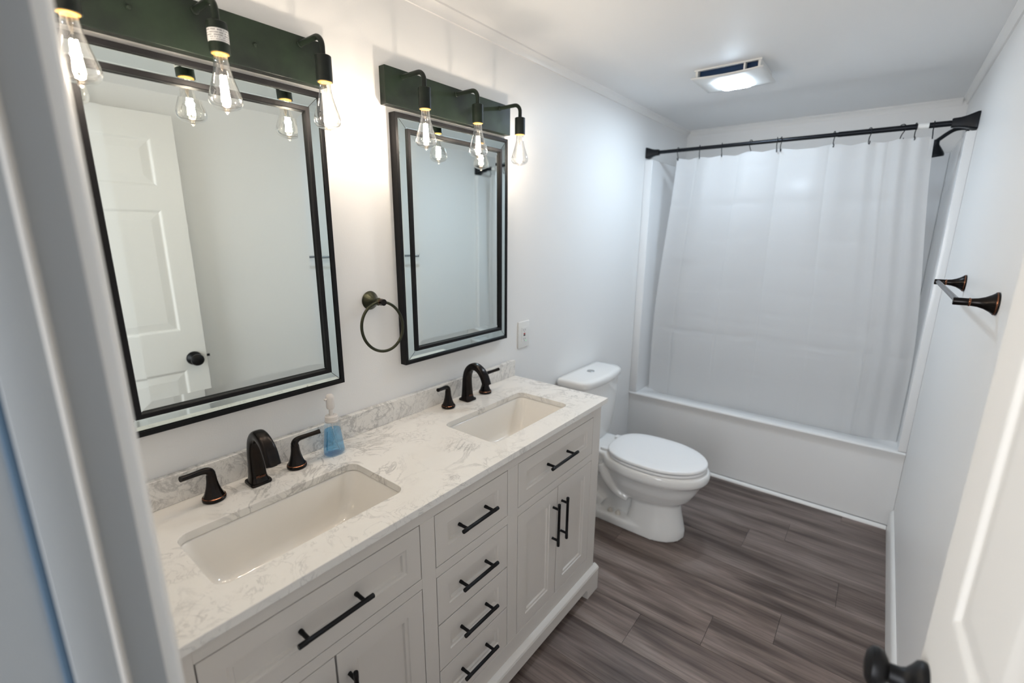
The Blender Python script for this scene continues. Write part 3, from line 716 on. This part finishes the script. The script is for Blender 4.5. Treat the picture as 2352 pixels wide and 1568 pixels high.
# tank
def tankring(x1, hw, z, bow=0.02, x0=0.012, r_=0.028):
    out = [(x0, -hw), (x0, hw)][::-1]
    pts = []
    base = rrect((x0+x1)/2, 0, (x1-x0)/2, hw, r_, 5)
    for x, y in base:
        f = max(0, (x-(x0+x1)/2)/((x1-x0)/2)); pts.append(Vector((x+bow*f*(1-(y/hw)**2), y, z)))
    return pts
def tankloft(bm, rows):
    fine = []
    for r in rows: fine.append(tankring(*r))
    loft(bm, fine)
def rrf(x0, x1, hw, r_):
    """rounded outline with many points along the bowed front"""
    pts = [(x0, -hw+0.01), (x0, hw-0.01), (x0+0.01, hw)]
    for k in range(6): a = PI/2-PI/2*k/5; pts.append((x1-r_+r_*math.cos(a), hw-r_+r_*math.sin(a)))
    for k in range(1, 12): pts.append((x1, (hw-r_)*(1-2*k/12)))
    for k in range(6): a = -PI/2*k/5; pts.append((x1-r_+r_*math.cos(a), -hw+r_+r_*math.sin(a)))
    pts.append((x0+0.01, -hw)); return pts
def tr_(x0, x1, hw, r_, bow, z): return [Vector((x+(bow*max(0, (x-x0)/(x1-x0))**2)*(1-(y/hw)**2), y, z)) for x, y in rrf(x0, x1, hw, r_)]
bm = B(); loft(bm, [tr_(0.03, 0.150, 0.165, 0.035, 0.012, 0.398), tr_(0.025, 0.158, 0.178, 0.035, 0.016, 0.44), tr_(0.02, 0.165, 0.200, 0.035, 0.022, 0.60), tr_(0.018, 0.168, 0.208, 0.035, 0.026, 0.742)])
tk = obj('tank', bm, m_cer, to_, smooth=40)
bm = B(); loft(bm, [tr_(0.012, 0.172, 0.214, 0.045, 0.030, 0.742), tr_(0.008, 0.178, 0.220, 0.048, 0.030, 0.748), tr_(0.008, 0.178, 0.220, 0.048, 0.030, 0.770), tr_(0.010, 0.175, 0.217, 0.046, 0.030, 0.778), tr_(0.016, 0.168, 0.209, 0.042, 0.029, 0.783), tr_(0.03, 0.15, 0.19, 0.04, 0.027, 0.785)])
tl_ = obj('tank_lid', bm, m_cer, to_, smooth=50)
bm = B(); lathe(bm, [(0.0001, 0), (0.020, 0), (0.021, 0.002), (0.019, 0.004), (0.0001, 0.0045)], (0.092, 0.0, 0.7848), (0, 0, 1), 28); fb = obj('flush_button', bm, m_chrome, tl_, smooth=30); fb['label'] = 'round chrome flush button'

# ================================================================== BATHTUB + SURROUND
bt = thing('bathtub', 'white alcove bathtub with plain apron along the back of the room', 'bathtub', (W/2, T, 0))
bm = B()
hx0 = W/2-0.001
prb = [(0.016, 0.020), (0.014, 0.10), (0.010, 0.38), (0.008, 0.415), (-0.002, 0.430), (-0.003, 0.438), (0.002, 0.445), (0.012, 0.447), (0.020, 0.447), (0.020, 0.02)]
loft(bm, [[Vector((x, u, v)) for u, v in prb] for x in (-hx0, hx0)])
obj('apron', bm, m_tub, bt, smooth=40)
bm = B()
L_, Dp = 2*hx0, F-T-0.004
rings = [[Vector((x, Dp/2+0.010+y, z)) for x, y in rrect(0, 0, a, c_, r_, 8)] for a, c_, r_, z in ((hx0, Dp/2-0.010, 0.004, 0.43), (hx0, Dp/2-0.010, 0.004, 0.447), (hx0-0.085, Dp/2-0.090, 0.10, 0.447), (hx0-0.098, Dp/2-0.103, 0.10, 0.438), (hx0-0.13, Dp/2-0.125, 0.10, 0.25), (hx0-0.17, Dp/2-0.150, 0.10, 0.11), (hx0-0.24, Dp/2-0.200, 0.10, 0.085))]
loft(bm, rings, cap0=False); obj('tub_basin', bm, m_tub, bt, smooth=50)
bm = B(); lathe(bm, [(0.0001, 0), (0.026, 0), (0.026, 0.004), (0.0001, 0.006)], (hx0-0.27, Dp/2, 0.086), (0, 0, 1), 20); obj('drain', bm, m_rod, bt, smooth=True)
bm = B()
qr = [(0, 0), (0.016, 0), (0.016, -0.0)]
q_ = [(0.0, 0.0)]+[(-0.017*math.cos(a), 0.017*math.sin(a)) for a in [PI/2*k/6 for k in range(7)]]
loft(bm, [[Vector((x, T+0.0145+u, v)) for u, v in q_] for x in (0.015, W-0.015)])
struct(obj('trim_8', bm, m_trim, smooth=40))

ss = thing('shower_surround', 'glossy white shower wall surround above the bathtub', 'shower surround', (W/2, F, TUBH))
zt_ = 1.975-TUBH
def SS(name, lo, hi, bev=0.0018):
    bm = B(); box(bm, (lo[0]-W/2, lo[1]-F, lo[2]-TUBH), (hi[0]-W/2, hi[1]-F, hi[2]-TUBH), bev, 3); return obj(name, bm, m_sur, ss, smooth=40)
SS('side_panel', (0.001, T+0.004, TUBH+0.0015), (0.050, F-0.001, 1.975)); SS('side_panel', (W-0.034, T+0.004, TUBH+0.0015), (W-0.0003, F-0.001, 1.975))
SS('back_panel', (0.0505, F-0.032, TUBH+0.0015), (W-0.0345, F-0.001, 1.975))
for z in (1.0, 1.35, 1.7, 1.90):
    bm = B()
    pts = [(0, 0)]+[(0.14*math.cos(a), -0.14*math.sin(a)) for a in [PI/2*k/8 for k in range(9)]]
    for zz in (z,):
        loft(bm, [[Vector((0.0502-W/2+u, -0.0325+v, zz-TUBH)) for u, v in pts], [Vector((0.0502-W/2+u, -0.0325+v, zz+0.02-TUBH)) for u, v in pts]])
    obj('corner_shelf', bm, m_sur, ss, smooth=40)

# ================================================================== CURTAIN ROD, HOOKS, CURTAIN
RY_, RZ = 1.372, 2.018
rd = thing('curtain_rod', 'black shower curtain rod spanning wall to wall above the bathtub', 'curtain rod', (0, RY_, RZ))
bm = B(); tube(bm, [(0.03, 0, 0), (1.02, 0, 0)], 0.0105, 20); tube(bm, [(1.0, 0, 0), (W-0.05, 0, 0)], 0.0125, 20); obj('rod', bm, m_rod, rd, smooth=40)
for s, x in ((1, 0.001), (-1, W-0.001)):
    bm = B(); k = 1 if s == 1 else 1.15
    rings = []
    for h, a in ((0, 0.031), (0.006, 0.031), (0.018, 0.027), (0.035, 0.021), (0.052, 0.0175), (0.072, 0.0165), (0.075, 0.0155)):
        rings.append([Vector((x+s*h*k, u, v)) for u, v in rrect(0, 0, a*k, a*k, 0.006, 4)])
    loft(bm, rings); obj('end_bracket', bm, m_rod, rd, smooth=35)
bm = B(); tube(bm, [(1.305, 0, 0), (1.345, 0, 0)], 0.0137, 18); sl = obj('wrap', bm, m_white, rd, smooth=True); sl['label'] = 'white plastic wrap around the rod'
HK = [0.195, 0.322, 0.447, 0.599, 0.728, 0.746, 0.983, 1.128, 1.250, 1.298, 1.362]
HZ = [0.0, 0, 0.0, 0, 0, 0, 0, 0, 0, 0, 0]
hn = ['first', 'second', 'third', 'fourth', 'fifth', 'sixth', 'seventh', 'eighth', 'ninth', 'tenth', 'eleventh']
bm = B()
tube(bm, smooth_path([(0, 0.0150, -0.006), (0, 0.0155, 0.003), (0, 0.010, 0.0135), (0, 0, 0.0165), (0, -0.010, 0.0135), (0, -0.0155, 0.003), (0, -0.013, -0.012), (0, -0.004, -0.026), (0.002, 0.003, -0.040), (0.003, 0.004, -0.052), (0.003, -0.003, -0.058), (0.002, -0.010, -0.053), (0.001, -0.012, -0.044)], 4), 0.0021, 8)
hook0 = obj('curtain_hook', bm, m_rod, None, smooth=True); hook0.location = (HK[0], RY_, RZ)
for k, x in enumerate(HK):
    h = hook0 if k == 0 else clone(hook0, None, (x, RY_, RZ))
    h.rotation_euler = (0, 0, random.uniform(-0.5, 0.5)+(0.5 if k % 3 == 2 else 0))
    lab = 'black S-shaped curtain hook, %s from the left end of the rod' % hn[k]
    if k == 0: lab = 'black S-shaped curtain hook nearest the left end of the rod'
    if k == 10: lab = 'black S-shaped curtain hook nearest the shower head, right of the white wrap'
    tag(h, lab, 'curtain hook', 'hooks on the curtain rod')
# curtain: cloth grid
bm = B(); NU, NV = 260, 110
def sstep(a, b_, t): t = min(1, max(0, (t-a)/(b_-a))); return t*t*(3-2*t)
grid = []
random.seed(12)
cre = [random.uniform(0.03, 0.97) for _ in range(13)]
for j in range(NV+1):
    v = j/NV; row = []
    for i in range(NU+1):
        u = i/NU
        xt = 0.190+(1.372-0.190)*u; xb = 0.085+(1.468-0.085)*u
        f = sstep(0, 0.75, v)**0.8
        x = xt*(1-f)+xb*f
        # sag between hooks at the top
        d = min(abs(xt-h_) for h_ in HK); gap = 0.022*min(1, (d/0.07)**1.3)
        ztop = RZ-0.044-gap*0.55-0.004*math.sin(9*u)
        z = ztop*(1-v)+0.34*v
        amp = 0.011*(1-0.45*v)
        y = RY_+0.004+0.088*sstep(0, 0.85, v)
        y += amp*math.sin(2*PI*(4.1*u+0.30*math.sin(4*u)+0.15*v))+0.002*math.sin(2*PI*(11*u+0.3*v))*(1-0.6*v)
        y += 0.009*math.sin(2*PI*(u*2.1+0.2*v))
        if u > 0.72: y += 0.004*sstep(0.72, 0.9, u)*math.sin(2*PI*(u*13+0.8*math.sin(7*u)))
        # packing creases
        for c_i, cr in enumerate(cre):
            dd = (v-cr-0.006*math.sin(11*u+c_i))
            y += 0.0030*math.exp(-(dd/0.0050)**2)*(0.4+0.6*abs(math.sin(7*u+c_i*2)))
        for cr in (0.10, 0.30, 0.47, 0.66, 0.86):
            y += 0.0025*math.exp(-((u-cr)/0.004)**2)
        row.append(bm.verts.new((x, y, z)))
    grid.append(row)
for j in range(NV):
    for i in range(NU): bm.faces.new((grid[j][i], grid[j][i+1], grid[j+1][i+1], grid[j+1][i]))
cu = obj('shower_curtain', bm, m_curt, smooth=True)
for p in cu.data.polygons: p.use_smooth = True
tag(cu, 'translucent white vinyl shower curtain hanging from the black rod', 'shower curtain')

# ================================================================== SHOWER HEAD
sh = thing('shower_fixture', 'black shower head on a curved arm from the right wall', 'shower head', (W-0.034, 1.70, 2.040))
bm = B(); lathe(bm, [(0.0001, 0), (0.028, 0), (0.028, 0.002), (0.020, 0.009), (0.010, 0.012)], (0.033, 0, 0), (-1, 0, 0), 24); obj('flange', bm, m_rod, sh, smooth=True)
bm = B(); tube(bm, smooth_path([(0.033, 0, 0), (0.008, 0, 0.004), (-0.020, 0, 0.0), (-0.045, 0, -0.016), (-0.068, 0, -0.036), (-0.082, 0, -0.048)], 6), 0.0095, 16); obj('arm', bm, m_rod, sh, smooth=True)
hd = Vector((-0.35, -0.25, -1)).normalized()
bm = B(); lathe(bm, [(0.0001, -0.008), (0.015, -0.006), (0.017, 0.002), (0.015, 0.014), (0.016, 0.022), (0.024, 0.038), (0.034, 0.060), (0.036, 0.072), (0.034, 0.078), (0.0001, 0.078)], Vector((-0.084, 0, -0.046)), Vector((0.12, 0.1, -1)), 28); obj('shower_head', bm, m_rod, sh, smooth=40)

# ================================================================== CEILING FAN LIGHT
VX, VY = 0.605, 0.869
cf = thing('ceiling_fan_light', 'white ceiling exhaust fan cover with glowing light panel', 'ceiling light', (VX, VY, H))
bm = B(); hx_, hy_ = 0.150, 0.136
# housing rim leaves a slot to the dark cavity
box(bm, (-0.135, -0.118, -0.033), (-0.125, 0.12, -0.0005)); box(bm, (0.125, -0.118, -0.033), (0.135, 0.12, -0.0005)); box(bm, (0.068, -0.120, -0.033), (0.075, -0.090, -0.0005)); box(bm, (-0.125, 0.11, -0.033), (0.125, 0.12, -0.0005))
box(bm, (-0.14, -0.124, -0.007), (0.14, -0.1185, -0.0005))
obj('housing', bm, m_white, cf)
bm = B(); box(bm, (-0.124, -0.088, -0.033), (0.124, -0.07, -0.001)); cv = obj('cavity', bm, m_duct, cf); cv['label'] = 'dark blue inside of the vent'
bm = B(); n_ = 14; rows = []
for j in range(n_+1):
    r = []
    for i in range(n_+1):
        a, c_ = i/n_*2-1, j/n_*2-1; r.append(bm.verts.new((a*hx_, c_*hy_, -0.036-0.006*(1-a*a)*(1-c_*c_)-0.006*(1-a*a))))
    rows.append(r)
for j in range(n_):
    for i in range(n_): bm.faces.new((rows[j][i], rows[j][i+1], rows[j+1][i+1], rows[j+1][i]))
cvr = obj('cover', bm, m_white, cf, smooth=True); sd = cvr.modifiers.new('solid', 'SOLIDIFY'); sd.thickness = 0.005; sd.offset = 0
bm = B()
rings = [[Vector((x, y, z)) for x, y in rrect(0, 0.012, a, c_, 0.018, 6)] for a, c_, z in ((0.062, 0.078, -0.044), (0.062, 0.078, -0.0525), (0.058, 0.074, -0.0545))]
loft(bm, rings); lp = obj('light_panel', bm, m_panel, cf, smooth=30); lp['label'] = 'glowing cool-white light panel'
